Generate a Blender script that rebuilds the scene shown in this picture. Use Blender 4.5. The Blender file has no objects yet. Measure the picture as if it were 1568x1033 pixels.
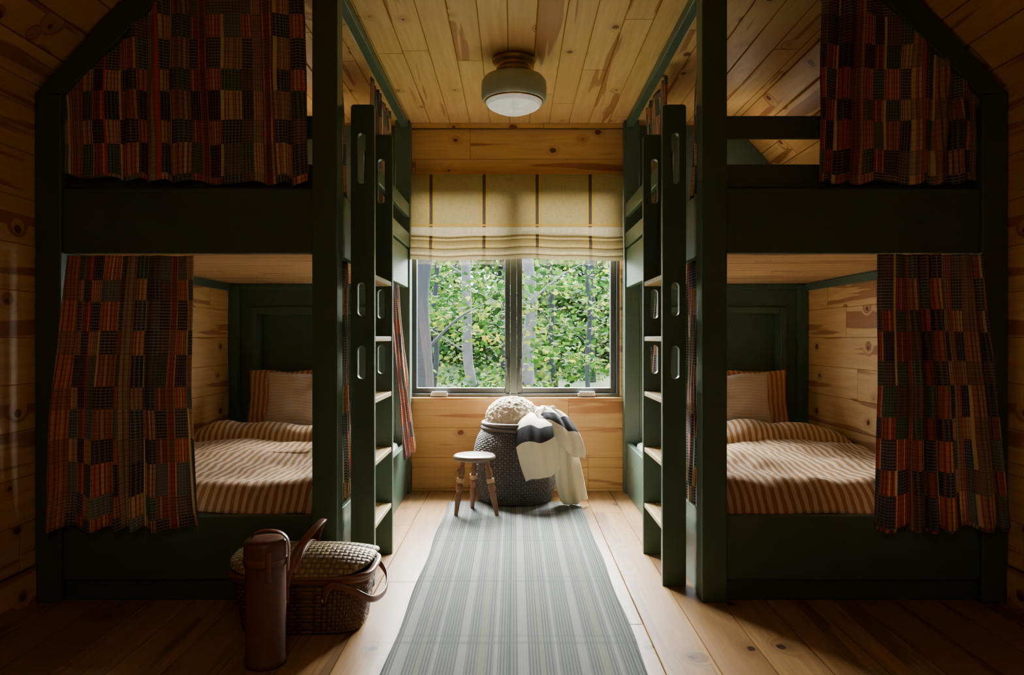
import bpy, math, random
import numpy as np
from mathutils import Vector, noise as mnoise
random.seed(7); rng=np.random.default_rng(7)
pi=math.pi; sin=math.sin; cos=math.cos
scene=bpy.context.scene
COL=scene.collection

# ---------------------------------------------------------------- node helper
class NT:
    def __init__(s,name):
        s.mat=bpy.data.materials.new(name); s.mat.use_nodes=True
        s.t=s.mat.node_tree; s.n=s.t.nodes; s.l=s.t.links
        s.n.clear(); s.out=s.n.new('ShaderNodeOutputMaterial')
    def put(s,sock,v):
        if v is None: return
        if hasattr(v,'is_output'): s.l.new(v,sock)
        else:
            if isinstance(v,(tuple,list)) and len(v)==3 and sock.type=='RGBA': v=(*v,1)
            sock.default_value=v
    def m(s,op,a,b=None,c=None):
        n=s.n.new('ShaderNodeMath'); n.operation=op
        for i,v in enumerate((a,b,c)): s.put(n.inputs[i],v)
        return n.outputs[0]
    def mix(s,f,a,b,mode='MIX'):
        n=s.n.new('ShaderNodeMix'); n.data_type='RGBA'; n.blend_type=mode
        s.put(n.inputs[0],f); s.put(n.inputs[6],a); s.put(n.inputs[7],b); return n.outputs[2]
    def ramp(s,f,stops,interp='LINEAR'):
        n=s.n.new('ShaderNodeValToRGB'); r=n.color_ramp; r.interpolation=interp
        while len(r.elements)>1: r.elements.remove(r.elements[-1])
        for i,(p,c) in enumerate(stops):
            e=r.elements[0] if i==0 else r.elements.new(p)
            e.position=p
            if not isinstance(c,(tuple,list)): c=(c,c,c)
            e.color=(*c[:3],1)
        s.put(n.inputs[0],f); return n.outputs[0]
    def noise(s,vec,scale=5,detail=3,dist=0,rough=.5):
        n=s.n.new('ShaderNodeTexNoise'); s.put(n.inputs['Vector'],vec)
        n.inputs['Scale'].default_value=scale; n.inputs['Detail'].default_value=detail
        n.inputs['Distortion'].default_value=dist; n.inputs['Roughness'].default_value=rough
        return n.outputs[0]
    def white(s,a,b=0.0):
        n=s.n.new('ShaderNodeTexWhiteNoise'); n.noise_dimensions='2D'
        s.put(n.inputs['Vector'],s.comb(a,b,0.0)); return n.outputs[0]
    def comb(s,x,y,z):
        n=s.n.new('ShaderNodeCombineXYZ')
        for i,v in enumerate((x,y,z)): s.put(n.inputs[i],v)
        return n.outputs[0]
    def sep(s,v):
        n=s.n.new('ShaderNodeSeparateXYZ'); s.put(n.inputs[0],v); return n.outputs
    def tc(s,k='Object'):
        return s.n.new('ShaderNodeTexCoord').outputs[k]
    def bump(s,h,strength=.3,dist=.01):
        n=s.n.new('ShaderNodeBump'); s.put(n.inputs['Height'],h)
        n.inputs['Strength'].default_value=strength; n.inputs['Distance'].default_value=dist
        return n.outputs[0]
    def bsdf(s,color,rough=.5,metal=0,normal=None,**kw):
        n=s.n.new('ShaderNodeBsdfPrincipled')
        s.put(n.inputs['Base Color'],color); s.put(n.inputs['Roughness'],rough)
        n.inputs['Metallic'].default_value=metal
        if normal is not None: s.put(n.inputs['Normal'],normal)
        for k,v in kw.items(): s.put(n.inputs[k.replace('_',' ')],v)
        s.l.new(n.outputs[0],s.out.inputs[0]); return n.outputs[0]
    def finish(s,sh): s.l.new(sh,s.out.inputs[0]); return s.mat

def simple(name,col,rough=.5,metal=0,nscale=0,namt=.15,bump=0):
    t=NT(name); o=t.tc()
    nz=t.noise(o,nscale or 30,4)
    c=t.mix(nz,tuple(x*(1-namt) for x in col),tuple(min(1,x*(1+namt)) for x in col))
    t.bsdf(c,rough,metal,t.bump(nz,bump,.004) if bump else None); return t.mat

def wood(name,along,across,w=.19,light=(.66,.43,.21),dark=(.5,.28,.12),heart=(.30,.12,.045),
         rough=.45,off=0.,L=2.6,heart_amt=.85,knots=True,seam=.0022,hth=.56,spec=.4,knotsc=3.2,seamdark=.22,var=.6,kr=.15,hsc=.8):
    t=NT(name); x=t.sep(t.tc()); ax={'x':x[0],'y':x[1],'z':x[2]}
    al,ac=ax[along],ax[across]
    q=t.m('DIVIDE',t.m('ADD',ac,off+40*w),w); idn=t.m('FLOOR',q); fr=t.m('FRACT',q)
    r1=t.white(idn,3.3)
    ql=t.m('ADD',t.m('DIVIDE',al,L),t.m('MULTIPLY',r1,7.3)); id2=t.m('FLOOR',ql); frl=t.m('FRACT',ql)
    r2=t.white(idn,id2)
    kv=t.comb(t.m('MULTIPLY',al,knotsc),t.m('ADD',t.m('MULTIPLY',ac,knotsc*1.3),t.m('MULTIPLY',r1,9.)),0.0)
    vo=t.n.new('ShaderNodeTexVoronoi'); vo.voronoi_dimensions='2D'; vo.inputs['Scale'].default_value=1; t.put(vo.inputs['Vector'],kv)
    kd=vo.outputs['Distance']; kc=t.sep(vo.outputs['Color'])[0]
    kon=t.m('GREATER_THAN',kc,.45)
    kn=t.noise(t.comb(al,ac,r2),30,2)
    kd2=t.m('ADD',kd,t.m('MULTIPLY',t.m('SUBTRACT',kn,.5),.05))
    krad=t.m('MULTIPLY',t.m('SUBTRACT',kc,.35),kr)
    kmask=t.m('MULTIPLY',t.m('MULTIPLY',t.m('SUBTRACT',krad,kd2),70.),kon); kmask=t.m('MINIMUM',t.m('MAXIMUM',kmask,0.),1.)
    halo=t.m('MULTIPLY',t.m('MAXIMUM',t.m('SUBTRACT',.20,kd),0.),kon)
    gv=t.comb(t.m('ADD',t.m('MULTIPLY',al,1.6),t.m('MULTIPLY',r2,37.)),
              t.m('ADD',t.m('MULTIPLY',ac,26.),t.m('MULTIPLY',halo,14.)),t.m('MULTIPLY',r2,11.))
    g=t.noise(gv,1.5,6,.6,.6)
    hv=t.comb(t.m('ADD',t.m('MULTIPLY',al,hsc),t.m('MULTIPLY',r2,51.)),
              t.m('ADD',t.m('MULTIPLY',ac,11.),t.m('MULTIPLY',halo,7.)),t.m('MULTIPLY',r2,7.))
    h=t.noise(hv,1.,3,.3)
    hm=t.ramp(h,[(0,0),(hth,0),(hth+.03,1),(1,1)])
    base=t.mix(t.ramp(g,[(.3,0),(.7,1)]),light,dark)
    base=t.mix(t.m('MULTIPLY',r2,var),base,dark)
    base=t.mix(t.m('MULTIPLY',hm,heart_amt),base,heart)
    if knots:
        base=t.mix(t.m('MULTIPLY',halo,2.7),base,heart)
        base=t.mix(t.m('MULTIPLY',kmask,.92),base,(heart[0]*.35,heart[1]*.28,heart[2]*.3))
    e=t.m('MULTIPLY',t.m('MINIMUM',fr,t.m('SUBTRACT',1.,fr)),w)
    el=t.m('MULTIPLY',t.m('MINIMUM',frl,t.m('SUBTRACT',1.,frl)),L)
    em=t.m('MINIMUM',e,el)
    sm=t.m('MINIMUM',t.m('DIVIDE',em,seam),1.)
    base=t.mix(sm,tuple(c*seamdark for c in dark),base)
    rr=t.m('ADD',rough,t.m('MULTIPLY',g,.14))
    wide=t.m('MINIMUM',t.m('DIVIDE',em,seam*1.8),1.)
    sp=t.m('MULTIPLY',t.m('GREATER_THAN',wide,.98),spec)
    rr=t.m('ADD',rr,t.m('MULTIPLY',t.m('SUBTRACT',1.,wide),.5))
    t.bsdf(base,rr,0,t.bump(t.m('ADD',t.m('MULTIPLY',sm,.35),t.m('MULTIPLY',g,.14)),.35,.003),Specular_IOR_Level=sp)
    return t.mat

PINE=dict(light=(.74,.48,.195),dark=(.56,.315,.11),heart=(.31,.115,.034))
PINEC=dict(light=(.78,.54,.235),dark=(.61,.38,.145),heart=(.35,.14,.042))
M_wallx=wood('pine_boards_back','x','z',.205,off=-.02,hth=.60,**PINE)
M_wally=wood('pine_boards_side','y','z',.18,off=.03,hth=.545,hsc=.6,**PINE)
M_ceil=wood('pine_ceiling_boards','y','x',.135,off=.03,hth=.605,L=2.1,seam=.0035,**PINEC)
M_slope=wood('pine_slope_boards','y','x',.10,off=.0,hth=.585,L=2.8,seam=.0035,**PINE)
M_plat=wood('pine_platform','x','y',.12,off=.0,hth=.60,L=3,light=(.74,.52,.29),dark=(.6,.38,.18),heart=(.4,.2,.08),knots=False)
M_floor=wood('oak_floor_boards','y','x',.175,off=.05,L=2.3,hth=.575,light=(.41,.245,.092),dark=(.22,.115,.042),heart=(.085,.042,.018),rough=.29,heart_amt=.65,knotsc=2.4,seam=.002,spec=.5,var=.9,kr=.11)
M_step=wood('pine_step','y','x',.3,L=9,hth=.7,light=(.60,.47,.20),dark=(.48,.34,.14))

def paint(name,c,rough=.32):
    t=NT(name); o=t.tc(); nz=t.noise(o,6,5); n2=t.noise(o,90,2)
    col=t.mix(nz,tuple(x*.85 for x in c),tuple(x*1.15 for x in c))
    t.bsdf(col,t.m('ADD',rough,t.m('MULTIPLY',nz,.1)),0,t.bump(n2,.08,.002)); return t.mat
M_green=paint('green_paint',(.060,.112,.076))
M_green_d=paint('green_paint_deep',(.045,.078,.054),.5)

def plaid(name,seed=0.):
    t=NT(name); uv=t.sep(t.tc('UV')); u=t.m('ADD',uv[0],seed+3.); v=t.m('ADD',uv[1],seed*.7+3.)
    wob=t.m('MULTIPLY',t.noise(t.comb(u,v,0.),3,1),.02); u=t.m('ADD',u,wob)
    PU,PV=.29,.42
    qu=t.m('DIVIDE',u,PU); U=t.m('FRACT',qu); qv=t.m('DIVIDE',t.m('ADD',v,t.m('MULTIPLY',wob,.8)),PV); V=t.m('FRACT',qv)
    ci=t.ramp(U,[(0,0.),(.20,.25),(.46,.5),(.80,.75)],'CONSTANT')
    ri=t.ramp(V,[(0,0.),(.20,.25),(.50,.5),(.72,.75)],'CONSTANT')
    gi=t.m('ADD',t.m('MULTIPLY',t.m('FLOOR',qu),4.),t.m('MULTIPLY',ci,4.)); gj=t.m('ADD',t.m('MULTIPLY',t.m('FLOOR',qv),4.),t.m('MULTIPLY',ri,4.))
    gi=t.m('ROUND',gi); gj=t.m('ROUND',gj)
    par=t.m('MODULO',t.m('ADD',t.m('ADD',gi,gj),400.),2.)
    rc=t.white(gi,7.7); rcell=t.white(gi,gj); rrow=t.white(gj,2.2)
    R=(.60,.16,.07); O=(.82,.32,.11); T=(.80,.58,.34); S=(.58,.34,.20); N=(.055,.085,.14); G=(.055,.155,.13); K=(.04,.05,.05); E=(.15,.23,.23); C=(.98,.86,.48)
    warm=t.ramp(rc,[(0,R),(.20,O),(.38,T),(.62,S),(.78,R),(.88,T)],'CONSTANT')
    cool=t.ramp(t.white(gi,gj),[(0,N),(.28,K),(.48,G),(.70,N),(.86,E)],'CONSTANT')
    f1=t.m('FRACT',t.m('DIVIDE',u,.0165)); f2=t.m('FRACT',t.m('DIVIDE',u,.045)); f3=t.m('FRACT',t.m('DIVIDE',u,.062))
    warmS=t.mix(t.m('MULTIPLY',t.m('GREATER_THAN',f1,.66),.70),warm,(.08,.05,.045))
    warmS=t.mix(t.m('MULTIPLY',t.m('GREATER_THAN',f2,.82),.75),warmS,(.92,.70,.38))
    warmS=t.mix(t.m('MULTIPLY',t.m('GREATER_THAN',f3,.88),.75),warmS,(.60,.10,.06))
    warmS=t.mix(t.m('MULTIPLY',t.m('GREATER_THAN',t.m('FRACT',t.m('DIVIDE',v,.021)),.78),.2),warmS,(.05,.05,.06))
    coolL=t.mix(t.m('MULTIPLY',t.m('GREATER_THAN',t.m('FRACT',t.m('DIVIDE',v,.012)),.58),t.m('ADD',.12,t.m('MULTIPLY',rrow,.55))),cool,(.38,.50,.47))
    coolL=t.mix(t.m('MULTIPLY',t.m('GREATER_THAN',f1,.62),.28),coolL,warm)
    fac=t.m('MULTIPLY',par,t.ramp(rcell,[(0,.15),(.26,.7),(.5,1.)],'CONSTANT'))
    keep=t.m('MULTIPLY',t.m('GREATER_THAN',t.white(gi,3.1),.62),.55)
    fac=t.m('MAXIMUM',fac,keep)
    c=t.mix(fac,coolL,warmS)
    lc=t.m('MULTIPLY',t.m('LESS_THAN',t.m('ABSOLUTE',t.m('SUBTRACT',U,.48)),.026),t.m('GREATER_THAN',t.white(t.m('FLOOR',qu),gj),.40))
    c=t.mix(t.m('MULTIPLY',lc,.85),c,C)
    rd=t.m('MULTIPLY',t.m('LESS_THAN',t.m('ABSOLUTE',t.m('SUBTRACT',U,.20)),.017),t.m('GREATER_THAN',t.white(t.m('FLOOR',qu),9.1),.40))
    c=t.mix(t.m('MULTIPLY',rd,.9),c,(.90,.06,.04))
    thr=t.noise(t.comb(t.m('MULTIPLY',u,300.),t.m('MULTIPLY',v,300.),0.),1,2)
    c=t.mix(t.m('MULTIPLY',thr,.16),c,(.03,.03,.03))
    b=t.bsdf(c,.9,0,t.bump(thr,.2,.002),Specular_IOR_Level=.1)
    tr=t.n.new('ShaderNodeBsdfTranslucent'); t.put(tr.inputs[0],c)
    mx=t.n.new('ShaderNodeMixShader'); mx.inputs[0].default_value=.22
    t.l.new(b,mx.inputs[1]); t.l.new(tr.outputs[0],mx.inputs[2])
    return t.finish(mx.outputs[0])
M_pl=[plaid('madras_plaid_a',0.),plaid('madras_plaid_b',1.37),plaid('madras_plaid_c',2.9)]

def stripes(name,ax,per,c1,c2,duty=.5,rough=.9,bumpamt=.25,wob=0.):
    t=NT(name); s=t.sep(t.tc('UV')); u=s[0] if ax=='u' else s[1]
    if wob: u=t.m('ADD',u,t.m('MULTIPLY',t.noise(t.tc('UV'),7,3),wob))
    f=t.m('FRACT',t.m('DIVIDE',u,per)); k=t.ramp(f,[(0,0),(.05,1),(duty,1),(duty+.05,0),(1,0)])
    nz=t.noise(t.tc(),220,2)
    c=t.mix(k,c1,c2); c=t.mix(t.m('MULTIPLY',nz,.2),c,tuple(x*.6 for x in c1))
    t.bsdf(c,rough,0,t.bump(t.m('ADD',t.m('MULTIPLY',k,.6),nz),bumpamt,.002),Specular_IOR_Level=.15); return t.mat
M_duv=stripes('ticking_stripe_duvet','u',.034,(.62,.50,.35),(.36,.185,.07),wob=.035)
M_pilw=stripes('ribbed_linen','v',.020,(.72,.63,.55),(.63,.53,.46))
M_pils=stripes('rust_stripe_linen','u',.034,(.60,.44,.30),(.46,.17,.07))

def weave(name,c1,c2,rough=.6,strength=.8,dist=.004):
    t=NT(name); s=t.sep(t.tc('UV')); u,v=s[0],s[1]
    par=t.m('MODULO',t.m('ADD',t.m('ADD',t.m('FLOOR',u),t.m('FLOOR',v)),1000.),2.)
    su=t.m('SINE',t.m('MULTIPLY',t.m('FRACT',u),pi)); sv=t.m('SINE',t.m('MULTIPLY',t.m('FRACT',v),pi))
    a=t.m('MULTIPLY',t.m('MULTIPLY',par,su),t.m('ADD',.5,t.m('MULTIPLY',sv,.5)))
    b=t.m('MULTIPLY',t.m('MULTIPLY',t.m('SUBTRACT',1.,par),sv),t.m('ADD',.5,t.m('MULTIPLY',su,.5)))
    h=t.m('ADD',a,b); rn=t.white(t.m('FLOOR',u),t.m('FLOOR',v))
    c=t.mix(t.ramp(h,[(.1,0),(.8,1)]),tuple(x*.3 for x in c1),t.mix(t.m('MULTIPLY',par,.7),c1,c2))
    c=t.mix(t.m('MULTIPLY',rn,.35),c,tuple(x*.5 for x in c1))
    t.bsdf(c,rough,0,t.bump(h,strength,dist)); return t.mat
M_bask=weave('dark_rattan',(.085,.078,.08),(.16,.14,.135))
M_picb=weave('brown_wicker',(.16,.08,.04),(.24,.12,.06))
M_picl=weave('checked_wicker_lid',(.42,.31,.13),(.16,.12,.05),.45)
M_rim=simple('dark_rattan_rim',(.07,.055,.05),.5,0,60,.3,.3)
M_leather=simple('leather_brown',(.12,.045,.022),.38,0,40,.3,.2)
M_bent=simple('bentwood',(.17,.065,.03),.35,0,20,.3,.1)
M_brass=simple('aged_brass',(.50,.36,.15),.3,1,20,.1)
M_stoolw=simple('turned_wood',(.19,.085,.04),.4,0,25,.35,.1)
M_stoolt=simple('stool_seat_wood',(.14,.10,.07),.34,0,12,.3,.1)
M_stooll=simple('turned_wood_pale',(.5,.30,.17),.4,0,25,.2,.1)
M_black=simple('dark_bronze_metal',(.05,.05,.048),.35,0,30,.1)
M_wframe=simple('window_frame_paint',(.045,.052,.05),.4,0,30,.1)
M_drum=simple('lamp_drum_enamel',(.44,.54,.45),.3,0,10,.04)
t=NT('lamp_glass'); nzz=t.noise(t.tc(),12,2); t.bsdf(t.mix(nzz,(.88,.93,.90),(.95,.97,.95)),.08,Emission_Color=(1,.95,.84,1),Emission_Strength=.3); M_glassw=t.mat

# ---------------------------------------------------------------- mesh helper
def link(o,parent=None):
    COL.objects.link(o)
    if parent: o.parent=parent
    return o
def empty(name,loc=(0,0,0)):
    e=bpy.data.objects.new(name,None); e.location=loc; e.empty_display_size=.1; return link(e)
def mesh(name,v,f,mat,parent=None,smooth=False,uv=None,loc=(0,0,0),bevel=0,solid=0,sub=0,rot=None):
    me=bpy.data.meshes.new(name); me.from_pydata([tuple(p) for p in v],[],[tuple(q) for q in f])
    if uv is not None:
        L=me.uv_layers.new(name='UVMap'); vi=np.empty(len(me.loops),dtype=np.int32); me.loops.foreach_get('vertex_index',vi)
        L.data.foreach_set('uv',np.asarray(uv,dtype=np.float32)[vi].ravel())
    if mat: me.materials.append(mat)
    if smooth: me.polygons.foreach_set('use_smooth',[True]*len(me.polygons))
    me.update()
    o=bpy.data.objects.new(name,me); o.location=loc
    if rot: o.rotation_euler=rot
    link(o,parent)
    if solid: m=o.modifiers.new('sol','SOLIDIFY'); m.thickness=solid; m.offset=0
    if sub: m=o.modifiers.new('sub','SUBSURF'); m.levels=sub; m.render_levels=sub
    if bevel: m=o.modifiers.new('bev','BEVEL'); m.width=bevel; m.segments=2; m.limit_method='ANGLE'
    return o
BF=[(0,3,2,1),(4,5,6,7),(0,1,5,4),(1,2,6,5),(2,3,7,6),(3,0,4,7)]
def boxes(name,bl,mat,parent=None,bevel=.003,loc=(0,0,0)):
    v=[];f=[]
    for (x0,x1,y0,y1,z0,z1) in bl:
        x0,x1=min(x0,x1),max(x0,x1);k=len(v)
        v+=[(x0,y0,z0),(x1,y0,z0),(x1,y1,z0),(x0,y1,z0),(x0,y0,z1),(x1,y0,z1),(x1,y1,z1),(x0,y1,z1)]
        f+=[tuple(i+k for i in q) for q in BF]
    return mesh(name,v,f,mat,parent,bevel=bevel,loc=loc)
def grid(nu,nv,fn,uvfn=None,closed=False):
    v=[];uv=[];f=[]
    for j in range(nv+1):
        for i in range(nu+1):
            a,b=i/nu,j/nv; v.append(fn(a,b)); uv.append(uvfn(a,b) if uvfn else (a,b))
    for j in range(nv):
        for i in range(nu):
            k=j*(nu+1)+i; f.append((k,k+1,k+nu+2,k+nu+1))
    return v,f,uv
def prism(name,poly,y0,y1,mat,parent=None,bevel=.003):
    n=len(poly); v=[(x,y0,z) for x,z in poly]+[(x,y1,z) for x,z in poly]
    f=[tuple(range(n)),tuple(range(2*n-1,n-1,-1))]+[(i,i+n,(i+1)%n+n,(i+1)%n) for i in range(n)]
    o=mesh(name,v,f,mat,parent,bevel=bevel)
    import bmesh
    bm=bmesh.new(); bm.from_mesh(o.data); bmesh.ops.recalc_face_normals(bm,faces=bm.faces); bm.to_mesh(o.data); bm.free()
    return o
def lathe(name,prof,mat,parent=None,n=64,loc=(0,0,0),uvs=(1,1),smooth=True):
    m=len(prof)-1
    def fn(a,b):
        k=b*m; i=min(int(k+1e-6),m-1); t=k-i
        r=prof[i][0]*(1-t)+prof[i+1][0]*t; z=prof[i][1]*(1-t)+prof[i+1][1]*t
        return (r*cos(2*pi*a),r*sin(2*pi*a),z)
    v,f,uv=grid(n,m,fn,lambda a,b:(a*uvs[0],b*uvs[1]))
    return mesh(name,v,f,mat,parent,smooth,uv,loc)
def catmull(P,n=10):
    P=[Vector(p) for p in P]; Q=[P[0]*2-P[1]]+P+[P[-1]*2-P[-2]]; out=[]
    for i in range(1,len(Q)-2):
        for k in range(n):
            t=k/n; a,b,c,d=Q[i-1],Q[i],Q[i+1],Q[i+2]
            out.append(.5*((2*b)+(-a+c)*t+(2*a-5*b+4*c-d)*t*t+(-a+3*b-3*c+d)*t**3))
    out.append(P[-1].copy()); return out
def tube(name,P,rx,ry,mat,parent=None,side=(0,1,0),n=12,seg=10,loc=(0,0,0)):
    C=catmull(P,seg); S=Vector(side).normalized(); v=[];f=[]
    for i,c in enumerate(C):
        t=(C[min(i+1,len(C)-1)]-C[max(i-1,0)]).normalized()
        s=(S-t*S.dot(t)).normalized(); b=t.cross(s)
        r1=rx(i/(len(C)-1)) if callable(rx) else rx; r2=ry(i/(len(C)-1)) if callable(ry) else ry
        for k in range(n):
            a=2*pi*k/n; v.append(c+s*(cos(a)*r1)+b*(sin(a)*r2))
    for i in range(len(C)-1):
        for k in range(n):
            f.append((i*n+k,i*n+(k+1)%n,(i+1)*n+(k+1)%n,(i+1)*n+k))
    f.append(tuple(range(n))[::-1]); f.append(tuple(range((len(C)-1)*n,len(C)*n)))
    return mesh(name,v,f,mat,parent,True,loc=loc)

# ---------------------------------------------------------------- dimensions
XL,XR=-1.90,1.96; YB=4.936; YF=-1.8; ZC=2.515; ZK=2.05; SL=ZC-ZK
WX0,WX1,WZ0,WZ1=-.735,.730,.640,2.14

# room shell
boxes('floor',[(XL-.2,XR+.2,YF-.1,YB+.15,-.12,0)],M_floor,bevel=0)
boxes('ceiling',[(XL+SL-.02,XR-SL+.02,YF-.1,YB+.15,ZC,ZC+.1)],M_ceil,bevel=0)
prism('ceiling_slope_left',[(XL-.1,ZK-.1),(XL+SL,ZC),(XL+SL,ZC+.15),(XL-.25,ZK-.1)],YF-.1,YB+.15,M_slope,bevel=0)
prism('ceiling_slope_right',[(XR+.1,ZK-.1),(XR-SL,ZC),(XR-SL,ZC+.15),(XR+.25,ZK-.1)],YF-.1,YB+.15,M_slope,bevel=0)
boxes('wall_left',[(XL-.12,XL,YF-.1,YB+.15,0,ZK+.02)],M_wally,bevel=0)
boxes('wall_right',[(XR,XR+.12,YF-.1,YB+.15,0,ZK+.02)],M_wally,bevel=0)
boxes('wall_back',[(XL,WX0,YB,YB+.15,0,ZC+.1),(WX1,XR,YB,YB+.15,0,ZC+.1),(WX0,WX1,YB,YB+.15,0,WZ0),(WX0,WX1,YB,YB+.15,WZ1,ZC+.1)],M_wallx,bevel=0)
boxes('wall_front',[(XL,XR,YF-.1,YF,0,ZC+.1)],M_wallx,bevel=0)
boxes('baseboard_left',[(XL,XL+.02,YF,2.83,0,.15)],M_wally)
boxes('baseboard_right',[(XR-.02,XR,YF,2.83,0,.15)],M_wally)
boxes('baseboard_back',[(-.70,.745,YB-.022,YB,0,.158)],M_wallx)
boxes('trim_1',[(-.70,.745,YB-.03,YB,ZC-.035,ZC)],M_wallx)
boxes('trim_2',[(-.70,.745,YB-.018,YB,2.165,2.185)],M_wallx)
boxes('trim_3',[(WX0-.03,WX1+.02,YB-.035,YB+.02,WZ0-.028,WZ0-.002)],M_wallx)

# window
w=empty('window_1',((WX0+WX1)/2,YB+.07,0)); 
wc=(WX0+WX1)/2
def wb(name,bl,mat,bev=.003):
    boxes(name,[(a-wc,b-wc,c-(YB+.07),d-(YB+.07),e,f) for a,b,c,d,e,f in bl],mat,w,bev)
y0=YB+.02
wb('frame',[(WX0,WX0+.022,y0,y0+.11,WZ0,WZ1),(WX1-.022,WX1,y0,y0+.11,WZ0,WZ1),(WX0+.022,WX1-.022,y0,y0+.11,WZ0,WZ0+.022),
            (WX0+.022,WX1-.022,y0,y0+.11,WZ1-.03,WZ1),(wc-.022,wc+.022,y0,y0+.11,WZ0+.022,WZ1-.03)],M_wframe)
for k,(a,b) in enumerate([(WX0+.024,wc-.024),(wc+.024,WX1-.024)]):
    z0,z1=WZ0+.024,WZ1-.032; t=.036
    wb('sash_%d'%(k+1),[(a,a+t,y0+.03,y0+.08,z0,z1),(b-t,b,y0+.03,y0+.08,z0,z1),(a+t,b-t,y0+.03,y0+.08,z0,z0+t),(a+t,b-t,y0+.03,y0+.08,z1-t,z1)],M_wframe)
gt=NT('window_glass'); tr=gt.n.new('ShaderNodeBsdfTransparent'); gl=gt.n.new('ShaderNodeBsdfGlossy'); gl.inputs['Roughness'].default_value=.02
mx=gt.n.new('ShaderNodeMixShader'); mx.inputs[0].default_value=.04; gt.l.new(tr.outputs[0],mx.inputs[1]); gt.l.new(gl.outputs[0],mx.inputs[2]); M_glass=gt.finish(mx.outputs[0])
wb('glass',[(WX0+.05,wc-.05,y0+.052,y0+.056,WZ0+.05,WZ1-.06),(wc+.05,WX1-.05,y0+.052,y0+.056,WZ0+.05,WZ1-.06)],M_glass,0)
for k,xc in enumerate([-.515,.50]):
    wb('crank_%d'%(k+1),[(xc-.06,xc+.06,y0-.015,y0+.03,WZ0+.004,WZ0+.026),(xc-.05,xc+.055,y0-.025,y0-.012,WZ0+.022,WZ0+.038)],simple('crank_metal',(.5,.5,.46),.3))
for k,xc in enumerate([wc-.045,wc+.045]):
    wb('latch_%d'%(k+1),[(xc-.008,xc+.008,y0+.012,y0+.03,.80,.90),(xc-.005,xc+.005,y0-.004,y0+.014,.79,.84)],M_black)

# roman shade
def shademat():
    t=NT('linen_stripe_shade'); s=t.sep(t.tc('UV')); u,v=s[0],s[1]
    f=t.m('FRACT',t.m('DIVIDE',t.m('ADD',u,.385+.3615*4),.3615))
    Y=(.42,.23,.015);D=(.035,.032,.03);B=(.32,.24,.09);P=(.55,.48,.29)
    c=t.ramp(f,[(0,B),(.42,Y),(.436,B),(.455,Y),(.47,D),(.528,Y),(.543,B),(.562,Y),(.578,B)],'CONSTANT')
    hb=t.m('MULTIPLY',t.m('GREATER_THAN',v,1.745),t.m('LESS_THAN',v,1.80))
    hb2=t.m('MULTIPLY',t.m('GREATER_THAN',v,1.575),t.m('LESS_THAN',v,1.655))
    c=t.mix(t.m('MULTIPLY',t.m('MAXIMUM',hb,t.m('MULTIPLY',hb2,.55)),.70),c,P)
    dl=t.m('LESS_THAN',t.m('ABSOLUTE',t.m('SUBTRACT',v,1.815)),.006)
    c=t.mix(t.m('MULTIPLY',dl,.7),c,Y)
    n1=t.noise(t.comb(t.m('MULTIPLY',u,20.),t.m('MULTIPLY',v,260.),0.),1,3); n2=t.noise(t.comb(t.m('MULTIPLY',u,260.),t.m('MULTIPLY',v,20.),0.),1,3)
    th=t.m('MULTIPLY',t.m('ADD',n1,n2),.5); c=t.mix(t.ramp(th,[(.38,.0),(.62,.7)]),c,t.mix(.6,c,(.13,.09,.03)))
    b=t.bsdf(c,.9,0,t.bump(th,.3,.002),Specular_IOR_Level=.1)
    tr=t.n.new('ShaderNodeBsdfTranslucent'); t.put(tr.inputs[0],c)
    mx=t.n.new('ShaderNodeMixShader'); mx.inputs[0].default_value=.065
    t.l.new(b,mx.inputs[1]); t.l.new(tr.outputs[0],mx.inputs[2]); return t.finish(mx.outputs[0])
M_sh=shademat()
prof=[(4.893,2.16),(4.893,1.95),(4.892,1.80),(4.887,1.745),(4.872,1.728),(4.878,1.716),(4.868,1.70),(4.862,1.675),(4.874,1.662),(4.862,1.650),(4.856,1.625),(4.868,1.612),(4.858,1.60),(4.858,1.575)]
pc=catmull([(0,a,b) for a,b in prof],5); nP=len(pc)-1
sx0,sx1=-.752,.742
def fn(a,b):
    p=pc[int(round(b*nP))]; x=sx0+(sx1-sx0)*a
    return (x,p.y+.003*sin(x*9+p.z*20)-.004*(p.z<1.75)*sin(x*5),p.z+(.006*sin(x*6+1)+.003*sin(x*17))*(p.z<1.76))
v,f,uv=grid(60,nP,fn,lambda a,b:((sx1-sx0)*a+sx0,pc[int(round(b*nP))].z))
rs=empty('roman_shade',(0,4.89,1.9))
mesh('shade_cloth',[(x,y-4.89,z-1.9) for x,y,z in v],f,M_sh,rs,True,uv)
boxes('shade_headrail',[(sx0,sx1,.006,.04,.225,.262)],M_wallx,rs)

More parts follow.
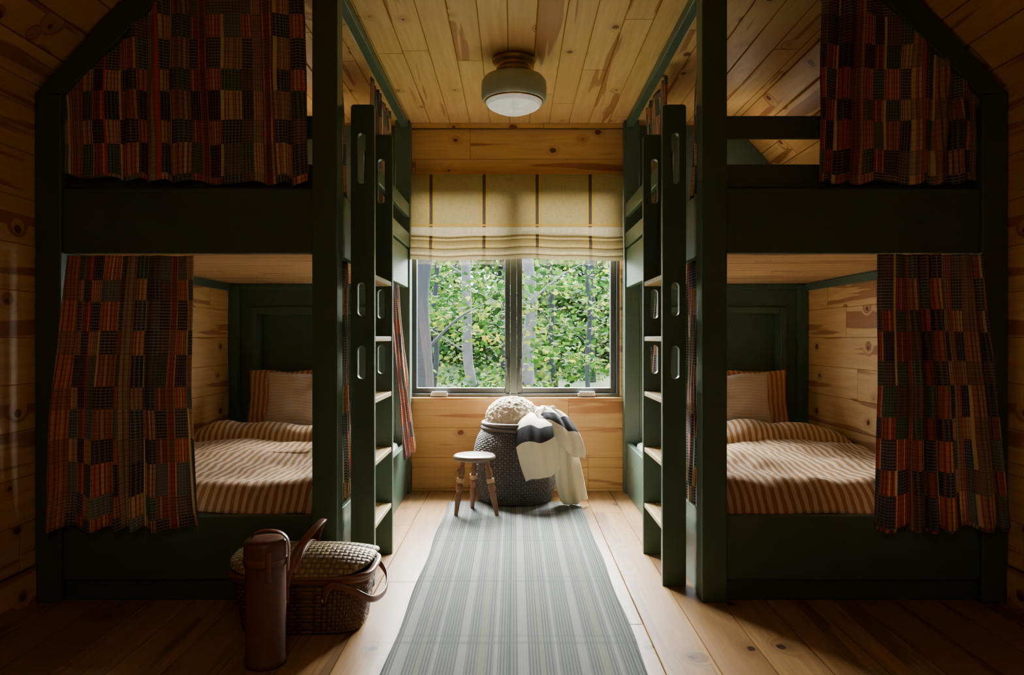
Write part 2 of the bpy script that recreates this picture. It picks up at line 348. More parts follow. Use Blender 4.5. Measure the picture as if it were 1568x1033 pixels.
# ---------------------------------------------------------------- bunks
def bunk(xa,xw):
    s=1 if xw>0 else -1
    B=empty('bunk_bed',((xa+xw)/2,3.9,0)); ox,oy=B.location.x,3.9
    def bb(name,bl,mat,bev=.004):
        o=boxes(name,bl,mat,B,bev); o.location=(-ox,-oy,0); return o
    xi=xa+.10*s; xo=xw-.105*s; yf=2.845; yb=YB-.004; xwe=xw-.003*s
    bb('post_front_inner',[(xa,xi,yf,yf+.09,0,ZC-.002)],M_green)
    bb('post_front_outer',[(xo,xwe,yf,yf+.09,0,ZK-.03)],M_green)
    bb('post_back_inner',[(xa,xi,yb-.10,yb,0,ZC-.002)],M_green)
    bb('post_back_outer',[(xwe-.055*s,xwe,yb-.16,yb-.10,.0,1.40)],M_green)
    o=prism('brace_front',[(xwe,ZK-.032),(xwe-(SL-.005)*s,ZC-.006),(xo-(ZC-ZK)*s-.04*s,ZC-.006),(xo,ZK-.045)],yf,yf+.09,M_green,B); o.location=(-ox,-oy,0)
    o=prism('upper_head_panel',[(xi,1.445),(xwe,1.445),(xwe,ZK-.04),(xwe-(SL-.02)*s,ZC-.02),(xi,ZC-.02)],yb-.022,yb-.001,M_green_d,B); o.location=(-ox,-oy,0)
    bb('board_front_upper',[(xi,xo,yf+.015,yf+.055,1.385,1.643)],M_green)
    bb('board_front_lower',[(xi,xo,yf+.015,yf+.055,.085,.340)],M_green)
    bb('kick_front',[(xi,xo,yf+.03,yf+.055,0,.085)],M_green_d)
    bb('rails_front',[(xi,xo,yf+.058,yf+.085,1.655,1.75),(xi,xo,yf+.058,yf+.085,1.856,1.946),(xo-.05*s,xo+.02*s,yf+.0855,yf+.10,1.643,1.99)],M_green)
    bb('board_aisle_upper',[(xa+.012*s,xa+.05*s,yf+.09,yb-.10,1.385,1.643)],M_green)
    bb('board_aisle_lower',[(xa+.012*s,xa+.05*s,yf+.09,yb-.10,0.0,.34)],M_green)
    bb('rails_aisle',[(xa+.004*s,xa+.032*s,3.52,yb-.10,1.655,1.75),(xa+.004*s,xa+.032*s,3.52,yb-.10,1.856,1.946),
                      (xa+.004*s,xa+.032*s,3.50,3.54,1.643,1.96)],M_green)
    bb('header',[(xa+.01*s,xa+.06*s,yf+.09,yb-.10,ZC-.05,ZC-.002),(xi,xo-.42*s,yf+.02,yf+.06,ZC-.09,ZC-.002)],M_green)
    bb('ledger_wall',[(xwe-.02*s,xwe,yf+.09,yb-.16,1.36,1.408)],M_green)
    bb('platform_upper',[(xa+.05*s,xwe,yf+.055,yb,1.41,1.44)],M_plat,.0)
    bb('platform_lower',[(xa+.05*s,xwe,yf+.055,yb-.16,.20,.23)],M_plat,.0)
    nx0,nx1=xa+.24*s,xwe-.17*s; nz0,nz1=.62,1.21; P0,P1=yb-.10,yb
    bb('head_panel',[(xi,nx0,P0,P1,.2,1.408),(nx1,xwe,P0,P1,.2,1.408),(nx0,nx1,P0,P1,nz1,1.408),(nx0,nx1,P0,P1,.2,nz0),(nx0,nx1,P1-.012,P1,nz0,nz1)],M_green,.0)
    t=.045
    bb('niche_trim',[(nx0-t*s,nx0,P0-.016,P0,nz0-t,nz1+t),(nx1,nx1+t*s,P0-.016,P0,nz0-t,nz1+t),(nx0,nx1,P0-.016,P0,nz1,nz1+t),(nx0,nx1,P0-.016,P0,nz0-t,nz0)],M_green)
    bb('head_cap',[(xi,xwe,P0-.03,P0,1.372,1.408)],M_green)
    cx=(xa+.06*s+xwe-.01*s)/2; hw=abs((xwe-.012*s)-(xa+.058*s))/2
    bb('mattress_lower',[(cx-hw,cx+hw,yf+.075,yb-.18,.231,.36)],M_pilw,.03)
    bb('mattress_upper',[(cx-hw,cx+hw,yf+.105,yb-.03,1.441,1.60)],M_pilw,.03)
    sd=3.1 if s>0 else 0
    def dv(a,b):
        x=cx-hw+.004+(2*hw-.008)*a; Y0,Y1=yf+.058,4.42; y=Y0+(Y1-Y0)*b
        z=.455
        ef=min(1,(y-Y0)/.16); z-=.115*(1-ef)**2.2
        ea=min((a)*2*hw,(1-a)*2*hw)/.10; z-=.06*(1-min(1,ea))**2
        z+=.018*mnoise.noise(Vector((x*2.3+sd,y*1.7,0)))*2+.012*mnoise.noise(Vector((x*6+sd,y*5,3)))+.006*mnoise.noise(Vector((x*14+sd,y*12,3)))
        z+=.014*sin(y*9+1.3*sin(x*3+sd)+sd)*mnoise.noise(Vector((x*2,y*2+sd,7)))*2
        rr=(y-4.21)/.14
        if abs(rr)<1: z+=.085*math.sqrt(1-rr*rr)*(1+.45*mnoise.noise(Vector((x*5+sd,0,0))))
        if rr>=1: z-=.01
        return (x+.012*mnoise.noise(Vector((x*2,y*2.5+sd,1))),y+.04*mnoise.noise(Vector((x*3+sd,0,5)))*(b>.5),z)
    v,f,uv=grid(110,170,dv,lambda a,b:(a*2*hw,b*1.5))
    d=empty('striped_duvet',(cx,3.6,.4)); mesh('duvet_cover',[(x-cx,y-3.6,z-.4) for x,y,z in v],f,M_duv,d,True,uv,solid=.012)
    def pillow(name,c,wd,ht,th,mat,rx,rz,sdd):
        def pf(a,b,sg):
            X=2*a-1;Z=2*b-1
            k=(1-abs(X)**2.6)*(1-abs(Z)**2.6); k=max(k,0)**.42
            px=X*wd/2*(1-.05*(1-abs(Z))*abs(X)); pz=Z*ht/2*(1-.09*(1-abs(X)))+.012*mnoise.noise(Vector((X*2+sdd,Z*1.5,9)))
            wr=.012*mnoise.noise(Vector((X*3+sdd,Z*3,sg)))*1.5
            return (px,sg*(th/2*k+wr*k),pz)
        n=28; V=[];F=[];UV=[]
        for sg in (-1,1):
            v,f,uv=grid(n,n,lambda a,b:pf(a,b,sg),lambda a,b:(a*wd,b*ht)); k=len(V); V+=v; UV+=uv
            F+=[tuple(i+k for i in (q if sg<0 else q[::-1])) for q in f]
        e2=empty(name,c); e2.rotation_euler=(rx,0,rz); mesh('cushion',V,F,mat,e2,True,UV)
    pillow('linen_pillow',(cx-.03*s,4.47,.655),.50,.36,.15,M_pilw,-.24,.03*s,sd)
    pillow('striped_pillow',(cx+.125*s,4.68,.65),.56,.39,.13,M_pils,-.20,-.04*s,sd+5)
    return B
bunk(-.70,XL); bunk(.745,XR)

# ---------------------------------------------------------------- ladders
def ladder(x0,x1,side):
    L=empty('bunk_ladder',((x0+x1)/2,3.26,0)); xc=(x0+x1)/2
    slots=[(1.70,1.915),(1.142,1.282),(.875,1.013)]; sw=.017; hw=.05; H=2.035; th=.032
    sxo=.004*side
    import bmesh
    for k,yy in enumerate((3.035,3.484)):
        bm=bmesh.new()
        n=10
        def ring(z0,z1):
            pts=[]
            for i in range(n+1): a=pi*i/n; pts.append((sxo+sw*cos(a),z1-sw+sw*sin(a)))
            for i in range(n+1): a=pi+pi*i/n; pts.append((sxo+sw*cos(a),z0+sw+sw*sin(a)))
            return pts
        r=.012
        outer=[(-hw,0),(hw,0)]+[(hw-r+r*cos(a),H-r+r*sin(a)) for a in (0,pi/4,pi/2)]+[(-hw+r-r*cos(a),H-r+r*sin(a)) for a in (pi/2,pi/4,0)]
        edges=[]
        for loop in [outer]+[ring(*q) for q in slots]:
            vs=[bm.verts.new((x,0,z)) for x,z in loop]
            for i in range(len(vs)): edges.append(bm.edges.new((vs[i],vs[(i+1)%len(vs)])))
        bmesh.ops.triangle_fill(bm,use_beauty=True,use_dissolve=False,edges=edges)
        for fc in list(bm.faces):
            c=fc.calc_center_median()
            for z0,z1 in slots:
                if z0<c.z<z1 and abs(c.x-sxo)<sw*.98:
                    if all(abs(q.co.x-sxo)<=sw+1e-4 and z0-1e-4<=q.co.z<=z1+1e-4 for q in fc.verts): bm.faces.remove(fc); break
        bmesh.ops.recalc_face_normals(bm,faces=bm.faces)
        ex=bmesh.ops.extrude_face_region(bm,geom=bm.faces[:])
        for q in ex['geom']:
            if isinstance(q,bmesh.types.BMVert): q.co.y+=th
        bmesh.ops.recalc_face_normals(bm,faces=bm.faces)
        me=bpy.data.meshes.new('stringer_%d'%(k+1)); bm.to_mesh(me); bm.free(); me.materials.append(M_green)
        o=bpy.data.objects.new('stringer_%d'%(k+1),me); o.location=(0,yy-3.26-.0,0); link(o,L)
        m=o.modifiers.new('bev','BEVEL'); m.width=.003; m.segments=2; m.limit_method='ANGLE'; m.angle_limit=.7
    zs=[.25,.52,.79,1.055,1.32]
    for i,z in enumerate(zs):
        boxes('tread_%d'%(i+1),[(-.046,.046,3.067-3.26,3.484-3.26,z-.022,z)],M_step,L,.003)
ladder(-.69,-.59,-1); ladder(.628,.728,1)

# ---------------------------------------------------------------- curtains
def curtain(name,P,W,nf,amp,nrm,seed,mat,nu=150,nv=50,wire=None):
    nx,ny=nrm; V0=[P(.5,.5)]; c=V0[0]
    def fn(a,b):
        x,y,z=P(a,b)
        ph=nf*a+.35*sin(2*pi*a*1.7+seed)+.12*sin(b*2.5+seed+a*9)
        A=amp*(.55+.45*b)*(1+.35*sin(7*a+seed*2))
        o=A*(sin(2*pi*ph)+.22*sin(4*pi*ph+1+b*2)+.15*sin(2*pi*ph*2.7+seed))
        o+=.012*mnoise.noise(Vector((a*6+seed,b*3,seed)))
        tt=.006*cos(2*pi*ph)
        zz=z+ (.010*sin(2*pi*ph+1)+.006*mnoise.noise(Vector((a*9,seed,2))))*(b>.6)*(b-.6)/.4
        return (x+nx*o+abs(ny)*tt-c[0],y+ny*o+abs(nx)*tt-c[1],zz-c[2])
    v,f,uv=grid(nu,nv,fn,lambda a,b:(a*W,P(a,b)[2]*1.0))
    e=empty(name,c); mesh('cloth',v,f,mat,e,True,uv,solid=.0025); return e
lerp=lambda a,b,t:a+(b-a)*t
curtain('bunk_curtain',lambda s,t:(lerp(lerp(-1.775,-1.835,t),lerp(-1.255,-1.215,t**2),s),lerp(2.835,2.79,min(1,t*2)),lerp(1.372,.305,t)),.95,6,.022,(0,1),.3,M_pl[0])
curtain('bunk_curtain',lambda s,t:(lerp(lerp(1.44,1.405,t),lerp(1.84,1.925,t**1.5),s),lerp(2.835,2.79,min(1,t*2)),lerp(1.378,.305,t)),.85,6,.022,(0,1),1.7,M_pl[1])
def ul(s,t):
    x=lerp(-1.797,lerp(-.845,-.82,t),s); zt=min(2.46,2.02+(x+1.80)*1.0)
    return (x,2.862,lerp(zt,1.665+.035*(1-s)**3,t))
curtain('bunk_curtain',ul,1.35,7,.016,(0,1),2.2,M_pl[0],200,50)
def ur(s,t):
    x=lerp(lerp(1.235,1.205,t),1.855,s); zt=min(2.46,2.02+(1.855-x)*1.0)
    return (x,2.862,lerp(zt,1.668,t))
curtain('bunk_curtain',ur,.95,5,.017,(0,1),4.2,M_pl[1],160,50)
for s,xa in ((-1,-.70),(1,.745)):
    curtain('aisle_curtain',lambda a,t:(xa+.034*s,lerp(2.955,lerp(3.20,3.26,t),a),lerp(1.378,.35,t)),.7,5,.014,(1,0),.7+s,M_pl[2],100,40)
    curtain('aisle_curtain',lambda a,t:(xa+.075*s,lerp(2.955,lerp(3.16,3.30,t),a),lerp(2.45,1.66,t)),.7,5,.016,(1,0),1.9+s,M_pl[0],100,40)
    ya,yb_=(4.15,4.55) if s<0 else (3.62,3.86)
    curtain('aisle_curtain',lambda a,t:(xa+.03*s-((.095 if s<0 else .06)*s*t),lerp(ya,yb_,a),lerp(1.378,.345,t)),.8,5,.018,(1,0),2.9+s,M_pl[1],100,40)
    curtain('aisle_curtain',lambda a,t:(xa+.075*s,lerp(3.85,4.45,a),lerp(2.45,1.68,t)),.9,6,.018,(1,0),3.9+s,M_pl[2],100,40)

# ---------------------------------------------------------------- rug
def rugmat():
    t=NT('striped_flatweave'); s=t.sep(t.tc()); x,y=s[0],s[1]
    f=t.m('FRACT',t.m('DIVIDE',t.m('ADD',x,5.0),.0105)); fine=t.m('GREATER_THAN',f,.55)
    U=t.m('FRACT',t.m('DIVIDE',t.m('ADD',x,5.03),.40))
    A=(.165,.18,.17);L=(.245,.26,.245);D=(.075,.088,.086);O=(.195,.20,.145)
    c=t.ramp(U,[(0,A),(.10,L),(.17,A),(.27,O),(.33,A),(.40,L),(.43,A),(.52,D),(.535,A),(.60,L),(.68,A),(.78,O),(.82,A),(.90,L),(.93,A)],'CONSTANT')
    fa=t.ramp(U,[(0,.75),(.10,.12),(.17,.8),(.27,.2),(.33,.8),(.40,.1),(.43,.85),(.60,.15),(.68,.8),(.78,.25),(.82,.8),(.90,.2),(.93,.75)],'CONSTANT')
    c=t.mix(t.m('MULTIPLY',fine,fa),c,D)
    V=t.m('FRACT',t.m('DIVIDE',t.m('ADD',y,.18),.62)); hb=t.ramp(V,[(0,0),(.40,.4),(.44,0),(.50,.32),(.53,0)],'CONSTANT')
    c=t.mix(hb,c,(.09,.11,.108))
    n=t.noise(t.comb(t.m('MULTIPLY',x,90.),t.m('MULTIPLY',y,500.),0.),1,2)
    c=t.mix(t.m('MULTIPLY',n,.35),c,D)
    t.bsdf(c,.95,0,t.bump(n,.5,.003),Specular_IOR_Level=.1); return t.mat
v,f,uv=grid(40,120,lambda a,b:((-.415+.83*a)+.004*sin(b*23)*(abs(a-.5)>.49),-1.45+3.02*b,.006+.0012*mnoise.noise(Vector((a*4,b*14,0)))))
mesh('runner_rug',v,f,rugmat(),None,True,uv,loc=(0.003,2.99,0),solid=.006)
ZR=.0108

# ---------------------------------------------------------------- ceiling light
cl=empty('ceiling_light',(0,3.78,ZC))
lathe('canopy',[(0,0),(.112,0),(.114,-.012),(.108,-.024),(.088,-.030),(.082,-.040),(.086,-.050),(.094,-.054),(.094,-.07),(.086,-.078),(.086,-.095)],M_brass,cl)
lathe('drum',[(.08,-.090),(.12,-.094),(.155,-.104),(.170,-.125),(.172,-.16),(.170,-.205),(.163,-.222),(.150,-.226),(.146,-.220)],M_drum,cl)
lathe('lens_ring',[(.152,-.222),(.154,-.228),(.150,-.233),(.144,-.230)],M_brass,cl)
lathe('glass_lens',[(.146,-.225),(.145,-.235),(.139,-.247),(.128,-.256),(.122,-.252),(.105,-.268),(.098,-.264),(.075,-.280),(.068,-.276),(.04,-.286),(.012,-.288),(0.0001,-.288)],M_glassw,cl)

# ---------------------------------------------------------------- stool
st=empty('wooden_stool',(-.235,4.27,ZR))
lathe('seat',[(.0001,.312),(.10,.312),(.122,.318),(.126,.328),(.124,.338),(.115,.345),(.05,.342),(.0001,.341)],M_stoolt,st)
for k,(tx,ty,bx,by) in enumerate([(-.065,-.03,-.105,-.06),(.075,-.04,.135,-.06),(-.005,.06,-.02,.12),]):
    tv=Vector((tx,ty,.315)); bv=Vector((bx,by,.0)); d=bv-tv
    def rr(t):
        k=[(0,.012),(.1,.013),(.2,.019),(.28,.02),(.30,.013),(.34,.021),(.40,.021),(.43,.013),(.47,.021),(.55,.021),(.58,.013),(.64,.018),(.8,.016),(1,.012)]
        for (a,b),(c,e) in zip(k,k[1:]):
            if a<=t<=c: return b+(e-b)*(t-a)/(c-a)
        return .012
    P=[tv+d*i/6 for i in range(7)]
    tube('leg_%d'%(k+1),P,rr,rr,M_stoolw,st,side=(1,0,0),seg=12,n=16)
    tube('leg_%d_bead'%(k+1),[tv+d*q for q in (.33,.37,.41)],.0225,.0225,M_stooll,st,side=(1,0,0),n=16)

# ---------------------------------------------------------------- woven basket
bc=(.008,4.65,ZR)
wbk=empty('woven_basket',bc)
pp=catmull([(.0,0,.0),(.215,0,.003),(.235,0,.02),(.258,0,.12),(.268,0,.22),(.262,0,.32),(.240,0,.40),(.208,0,.455)],12)
rows=46; 
def bf(a,b):
    k=b*(len(pp)-1); i=min(int(k),len(pp)-2); p=pp[i].lerp(pp[i+1],k-i)
    th=2*pi*a; row=b*rows
    r=p.x
    if r>.1: r+=.0035*abs(sin(pi*row))+.003*sin(th*36+pi*int(row))*abs(sin(pi*row))
    return (r*cos(th),r*sin(th),max(p.z,.001))
v,f,uv=grid(288,rows*4,bf,lambda a,b:(a*96,b*rows*1.0))
mesh('body',v,f,M_bask,wbk,True,uv)
for k,(R,z) in enumerate([(.207,.462),(.205,.488)]):
    v,f,uv=grid(160,14,lambda a,b:((R+(.015+.002*sin(a*2*pi*70+b*6.3))*cos(2*pi*b))*cos(2*pi*a),(R+(.015+.002*sin(a*2*pi*70+b*6.3))*cos(2*pi*b))*sin(2*pi*a),z+.015*sin(2*pi*b)))
    mesh('rim_%d'%(k+1),v,f,M_rim,wbk,True)
wool=NT('curly_shearling'); o=wool.tc(); n1=wool.noise(o,45,4,.8); 
wool.bsdf(wool.mix(wool.ramp(n1,[(.3,0),(.65,1)]),(.55,.44,.29),(.84,.73,.54)),.95,0,wool.bump(n1,.9,.01))
def sf(a,b):
    th=2*pi*a; ph=pi*b; d=Vector((sin(ph)*cos(th),sin(ph)*sin(th),cos(ph)))
    q=d*.165; nn=mnoise.turbulence(q*38,3,False)+.5*mnoise.noise(q*90)
    r=1+.05*nn
    return (d.x*.170*r,d.y*.155*r,d.z*.14*r)
v,f,uv=grid(260,150,sf); mesh('shearling_cushion',v,f,wool.mat,None,True,loc=(-.012,4.65,.53))
# throw blanket
bl=NT('wool_throw'); s=bl.sep(bl.tc('UV')); nz=bl.noise(bl.tc(),160,3)
c=bl.ramp(s[1],[(0,(.84,.77,.61)),(.20,(.018,.022,.032)),(.31,(.84,.77,.61))],'CONSTANT')
c2=bl.mix(bl.m('MULTIPLY',nz,.2),c,bl.mix(.5,c,(.35,.30,.22))); bl.bsdf(c2,.95,0,bl.bump(nz,.6,.004),Specular_IOR_Level=.1)
tb=empty('throw_blanket',(.2,4.5,.3))
def strip(name,C,Wd,seed,vs,fold):
    cc=catmull(C,12); wc_=catmull(Wd,12); n=len(cc)-1
    L=[0]
    for i in range(n): L.append(L[-1]+(cc[i+1]-cc[i]).length)
    def fn(a,b):
        i=int(round(b*n)); t=(cc[min(i+1,n)]-cc[max(i-1,0)]).normalized(); wv=wc_[i]
        nn=t.cross(wv.normalized())
        if nn.y>0: nn=-nn
        k=2*a-1
        p=cc[i]+wv*k*(1+.05*sin(b*7+seed))+nn*(fold*(cos(k*4.2+seed+b*1.5)+.45*sin(k*9+b*4+seed)))
        p+=nn*(-.04*k*k)+t*(.012*sin(k*3.5+seed)*b)
        p.z=max(p.z,ZR+.01)
        return (p.x-.2,p.y-4.5,p.z-.3)
    v,f,uv=grid(40,n,fn,lambda a,b:(a,vs[0]+(vs[1]-vs[0])*L[int(round(b*n))]/L[-1]+.008*sin(a*6+seed)))
    mesh(name,v,f,bl.mat,tb,True,uv,solid=.016)
strip('front_fall',[(.11,4.62,.550),(.11,4.50,.555),(.115,4.41,.515),(.13,4.345,.42),(.15,4.335,.32),(.18,4.345,.205)],
      [(.08,0,.02),(.10,0,.015),(.115,0,.02),(.12,0,.03),(.11,0,.035),(.095,0,.035)],.5,(-.05,.55),.013)
strip('side_fall',[(.13,4.64,.575),(.19,4.57,.60),(.255,4.51,.58),(.305,4.45,.51),(.345,4.43,.41),(.36,4.43,.33)],
      [(.05,-.04,-.0),(.07,-.03,-.0),(.085,0,-.01),(.10,0,-.045),(.09,0,-.05),(.075,0,-.04)],1.4,(-.02,.5),.013)
strip('lower_fall',[(.30,4.50,.50),(.315,4.47,.36),(.33,4.46,.24),(.355,4.45,.11),(.385,4.44,.02)],
      [(.06,0,.01),(.075,0,.01),(.08,0,.02),(.075,0,.03),(.07,0,.02)],2.6,(.4,.9),.018)

# ---------------------------------------------------------------- picnic basket
pk=empty('picnic_basket',(-.765,2.655,0))
def sup(th,a,b,n=4.):
    c,s_=cos(th),sin(th); return (a*math.copysign(abs(c)**(2/n),c),b*math.copysign(abs(s_)**(2/n),s_))
def pb(a,b):
    th=2*pi*a; z=.20*b; ax_=.215+.03*b; by=.125+.022*b
    if b<.02: ax_*=.97;by*=.97
    x,y=sup(th,ax_,by); r=1+.010*sin(th*60+pi*int(b*18))*abs(sin(pi*b*18))+.008*abs(sin(pi*b*18)); return (x*r,y*r,z+.004)
v,f,uv=grid(240,90,pb,lambda a,b:(a*84,b*14)); mesh('body',v,f,M_picb,pk,True,uv)
x,y=0,0
v=[(*sup(2*pi*i/48,.21,.12),.005) for i in range(48)]; mesh('base',v,[tuple(range(48))],M_picb,pk,solid=.006)
def band(name,z0,z1,ax_,by,mat):
    pr=[(0,z0),(.008,z0),(.010,(z0+z1)/2),(.008,z1),(0,z1),(-.006,z1)]
    v,f,uv=grid(120,5,lambda a,b:(*sup(2*pi*a,ax_+pr[int(round(b*5))][0],by+pr[int(round(b*5))][0]),pr[int(round(b*5))][1])); mesh(name,v,f,mat,pk,True)
band('rim_band',.188,.212,.246,.150,M_bent)
def lid(a,b):
    th=2*pi*a; r=b; x,y=sup(th,.258*r,.160*r,3.6)
    h=.216+.070*(1-(abs(y)/.160)**2.2)*(1-.35*(abs(x)/.258)**3)
    if b>.985: h-=.006
    return (x,y,h)
v,f,uv=grid(120,50,lid,lambda a,b:(lid(a,b)[0]*60,lid(a,b)[1]*60)); mesh('lid',v,f,M_picl,pk,True,uv,solid=.006)
band('lid_band',.205,.219,.254,.156,M_bent)
tube('hinge_strip',[(0.0,-.155,.226),(0.0,-.08,.278),(0.0,0,.293),(0.0,.08,.278),(0,.155,.226)],.012,.004,M_bent,pk,side=(1,0,0))
tube('handle_1',[(-.03,-.158,.12),(-.025,-.165,.20),(.005,-.14,.30),(.04,-.07,.355),(.055,0,.372),(.04,.07,.355),(.005,.14,.30),(-.025,.165,.2),(-.03,.158,.12)],.014,.005,M_bent,pk,side=(1,0,0))
tube('handle_2',[(.10,-.160,.13),(.13,-.172,.19),(.20,-.178,.18),(.262,-.15,.14),(.282,-.05,.115),(.285,.05,.115),(.262,.15,.14),(.2,.178,.18),(.1,.160,.14)],.012,.005,M_bent,pk,side=(0,0,1))
for k,x in enumerate([-.03,.10]):
    v=[];lathe('rivet_%d'%(k+1),[(.0001,.006),(.007,.004),(.009,0)],M_brass,pk,16,loc=(x,-.162,.135)).rotation_euler=(pi/2,0,0)

# ---------------------------------------------------------------- leather tube case
lt=empty('leather_tube_case',(-.80,2.315,0))
lathe('tube',[(.0001,.002),(.060,.002),(.0645,.006),(.066,.012),(.066,.022),(.063,.026),(.063,.33)],M_leather,lt)
lathe('cap',[(.063,.322),(.0672,.322),(.068,.33),(.0675,.385),(.066,.396),(.060,.402),(.03,.405),(.0001,.406)],M_leather,lt)
lathe('cap_band',[(.067,.334),(.0695,.336),(.0695,.346),(.067,.348)],M_bent,lt)
tube('strap',[(-.045,.0,.404),(-.025,-.01,.425),(.02,-.01,.432),(.055,0,.418),(.074,0,.385),(.072,0,.30)],.011,.003,M_bent,lt,side=(0,1,0))
tube('buckle_strap',[(.03,-.062,.375),(.03,-.0655,.34),(.03,-.062,.28)],.009,.003,M_bent,lt,side=(1,0,0))

# ---------------------------------------------------------------- outdoors
gm=NT('forest_floor'); o=gm.tc(); n=gm.noise(o,2.2,6); n2=gm.noise(o,14,4)
gm.bsdf(gm.mix(n2,gm.ramp(n,[(.35,(.012,.035,.007)),(.6,(.04,.045,.015))]),(.035,.075,.010)),.95)
v,f,uv=grid(40,60,lambda a,b:(-22+44*a,5.6+50*b,-.9+.4*mnoise.noise(Vector((a*9,b*12,0)))+b*2.2)); mesh('forest_ground',v,f,gm.mat,None,True)
bk=NT('bark'); o=bk.sep(bk.tc()); nb=bk.noise(bk.comb(bk.m('MULTIPLY',o[0],14.),bk.m('MULTIPLY',o[1],14.),bk.m('MULTIPLY',o[2],3.)),1,5)
bk.bsdf(bk.mix(nb,(.005,.006,.007),(.021,.023,.026)),.95,0,bk.bump(nb,1.,.03))
bk2=NT('pale_bark'); o=bk2.sep(bk2.tc()); nb=bk2.noise(bk2.comb(bk2.m('MULTIPLY',o[0],9.),bk2.m('MULTIPLY',o[1],9.),bk2.m('MULTIPLY',o[2],5.)),1,5)
bk2.bsdf(bk2.mix(nb,(.03,.03,.03),(.14,.13,.13)),.95,0,bk2.bump(nb,1.,.02))
def trunk(x,y,r,mat,H=9,bend=.15,sd=0):
    P=[(bend*sin(z*.9+sd)+.06*sin(z*2.3+sd),bend*.5*cos(z*.7+sd),z) for z in [-.5+ (H+.5)*i/9 for i in range(10)]]
    T=empty('tree',(x,y,-.7)); tube('trunk',P,lambda t:r*(1.15-.4*t),lambda t:r*(1.15-.4*t),mat,T,side=(1,0,0),n=18,seg=5)
    for k in range(5):
        z=1.2+k*1.1+random.random(); a=random.random()*6.3; l=1.0+random.random()
        tube('branch_%d'%(k+1),[(bend*sin(z*.9+sd),0,z),(cos(a)*l*.5,sin(a)*l*.3,z+.5),(cos(a)*l,sin(a)*l*.6,z+.8)],lambda t:r*.22*(1-.8*t),lambda t:r*.22*(1-.8*t),mat,T,n=8,seg=5)
trunk(-1.36,10.6,.125,bk.mat,8,.03,0)
trunk(-.86,13.0,.085,bk2.mat,8,.10,1)
trunk(.30,12.6,.10,bk2.mat,8,.05,2.4)
for k,(x,y,r) in enumerate([(-3.6,15,.12),(3.4,16,.1),(2.2,20,.11),(-2.6,21,.13),(4.9,19,.15),(-5.5,18,.16),(.95,18,.07),(1.75,16.5,.05),(-.25,19,.08),(-1.9,17,.06),(2.6,27,.1),(-.4,28,.15),(-4.4,27,.14),(6,26,.2),(1.5,27,.12),(-2.2,28,.12)]):
    trunk(x,y,r,bk.mat,8,.06,k*1.3)
def leafmat(name,stops):
    t=NT(name); g=t.n.new('ShaderNodeNewGeometry'); r=g.outputs['Random Per Island']
    nz=t.noise(t.tc(),.55,2); ff=t.m('ADD',t.m('MULTIPLY',r,.55),t.m('MULTIPLY',nz,.75)); ff=t.m('SUBTRACT',ff,.15)
    c=t.ramp(ff,stops)
    b=t.bsdf(c,.55,Specular_IOR_Level=.05); tr=t.n.new('ShaderNodeBsdfTranslucent'); t.put(tr.inputs[0],c)
    mx=t.n.new('ShaderNodeMixShader'); mx.inputs[0].default_value=.5; t.l.new(b,mx.inputs[1]); t.l.new(tr.outputs[0],mx.inputs[2]); return t.finish(mx.outputs[0])
ML1=leafmat('maple_leaves',[(.15,(.003,.018,.003)),(.42,(.010,.046,.005)),(.62,(.040,.092,.008)),(.80,(.17,.18,.008)),(.97,(.24,.13,.008))])
ML2=leafmat('far_leaves',[(.15,(.004,.022,.005)),(.45,(.013,.050,.009)),(.7,(.045,.10,.015)),(.9,(.15,.17,.03))])
def foliage(name,ncl,per,xr,yr,zr,size,mat,spread):
    N=ncl*per
    cx=rng.uniform(*xr,ncl); cy=rng.uniform(*yr,ncl); cz=rng.uniform(*zr,ncl)
    ci=np.repeat(np.arange(ncl),per)
    R=rng.normal(size=(N,3))*np.array(spread)*rng.uniform(.5,1.3,(ncl,1))[ci]
    tilt=rng.uniform(-.35,.35,ncl)[ci]
    c=np.stack([cx[ci]+R[:,0],cy[ci]+R[:,1],cz[ci]+R[:,2]+R[:,0]*tilt-.12*R[:,0]**2],1)
    a=rng.normal(size=(N,3))*np.array([1,1,.45]); a/=np.linalg.norm(a,axis=1)[:,None]
    n=rng.normal(size=(N,3))*.7+np.array([0,-.5,.8]); b=np.cross(n,a); b/=np.linalg.norm(b,axis=1)[:,None]
    s=(size*rng.uniform(.6,1.25,N))[:,None]
    nn=np.cross(a,b)
    P=[c-a*s*.5, c-a*s*.12+b*s*.36+nn*s*.08, c+a*s*.2+b*s*.25, c+a*s*.62, c+a*s*.2-b*s*.25, c-a*s*.12-b*s*.36+nn*s*.08]
    V=np.stack(P,1).reshape(-1,3); 
    me=bpy.data.meshes.new(name); me.vertices.add(len(V)); me.vertices.foreach_set('co',V.ravel().astype(np.float32))
    me.loops.add(6*N); me.loops.foreach_set('vertex_index',np.arange(6*N,dtype=np.int32))
    me.polygons.add(N); me.polygons.foreach_set('loop_start',np.arange(0,6*N,6,dtype=np.int32))
    try: me.polygons.foreach_set('loop_total',np.full(N,6,dtype=np.int32))
    except Exception: pass
    me.update(calc_edges=True); me.validate()
    me.materials.append(mat); link(bpy.data.objects.new(name,me))
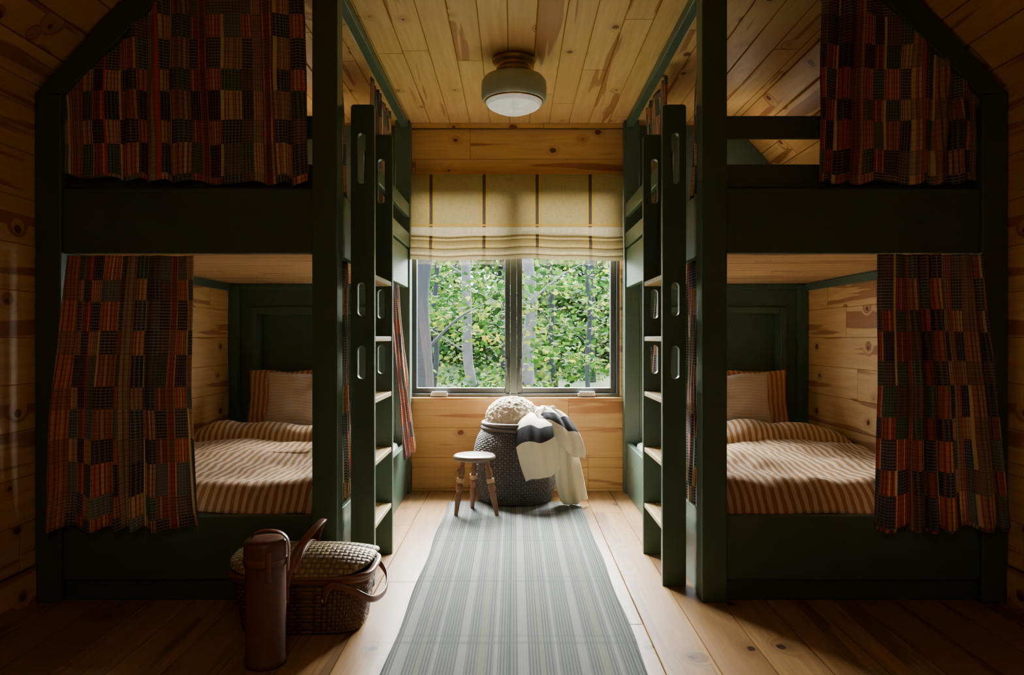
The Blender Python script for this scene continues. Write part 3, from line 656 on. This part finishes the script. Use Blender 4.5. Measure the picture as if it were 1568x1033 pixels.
foliage('tree_foliage',56,130,(-4.5,4.5),(9.8,13.5),(-.6,3.2),.095,ML1,(.45,.35,.09))
foliage('tree_foliage',150,120,(-7,7),(15,21),(-.6,4.2),.13,ML1,(.60,.5,.13))
foliage('forest_thicket',520,110,(-11,11),(24,34),(-.5,5.3),.28,ML2,(.9,.8,.34))

# ---------------------------------------------------------------- light
wd=bpy.data.worlds.new('world'); scene.world=wd; wd.use_nodes=True
nt=wd.node_tree; nt.nodes.clear(); wo=nt.nodes.new('ShaderNodeOutputWorld'); bg=nt.nodes.new('ShaderNodeBackground')
bg.inputs[0].default_value=(.68,.85,1.0,1); bg.inputs[1].default_value=15; nt.links.new(bg.outputs[0],wo.inputs[0])
def light(name,kind,loc,rot,energy,color=(1,1,1),**kw):
    l=bpy.data.lights.new(name,kind); l.energy=energy; l.color=color
    for k,vv in kw.items(): setattr(l,k,vv)
    o=bpy.data.objects.new(name,l); o.location=loc; o.rotation_euler=rot; link(o); return o
light('sun','SUN',(0,12,9),(math.radians(-55),0,math.radians(0)),180,(1,.98,.93),angle=math.radians(70))
po=light('window_portal','AREA',(0,YB+.2,1.4),(math.radians(-90),0,0),1,shape='RECTANGLE',size=1.5,size_y=1.5)
po.data.cycles.is_portal=True
light('rear_fill_light','AREA',(0,-.6,2.45),(0,0,0),11,(1,.81,.58),shape='DISK',size=.5)  # added unseen fill behind the camera for the dim foreground, no fixture
light('bunk_warm_fill_left','POINT',(-1.3,4.5,2.2),(0,0,0),2.6,(1,.72,.42),shadow_soft_size=.05)  # added light to warm the upper left bunk and its slope, no fixture
light('bunk_warm_fill_right','POINT',(1.4,4.5,2.2),(0,0,0),2.0,(1,.80,.54),shadow_soft_size=.05)  # same added warm fill for the upper right bunk slope

# ---------------------------------------------------------------- camera
cd=bpy.data.cameras.new('camera'); cam=bpy.data.objects.new('camera',cd); link(cam)
cam.location=(0,0,1.05); cam.rotation_euler=(pi/2,0,0); cd.sensor_width=36; cd.lens=36*1100/1568; cd.shift_x=-3/1568; cd.clip_start=.05; cd.clip_end=200
scene.camera=cam
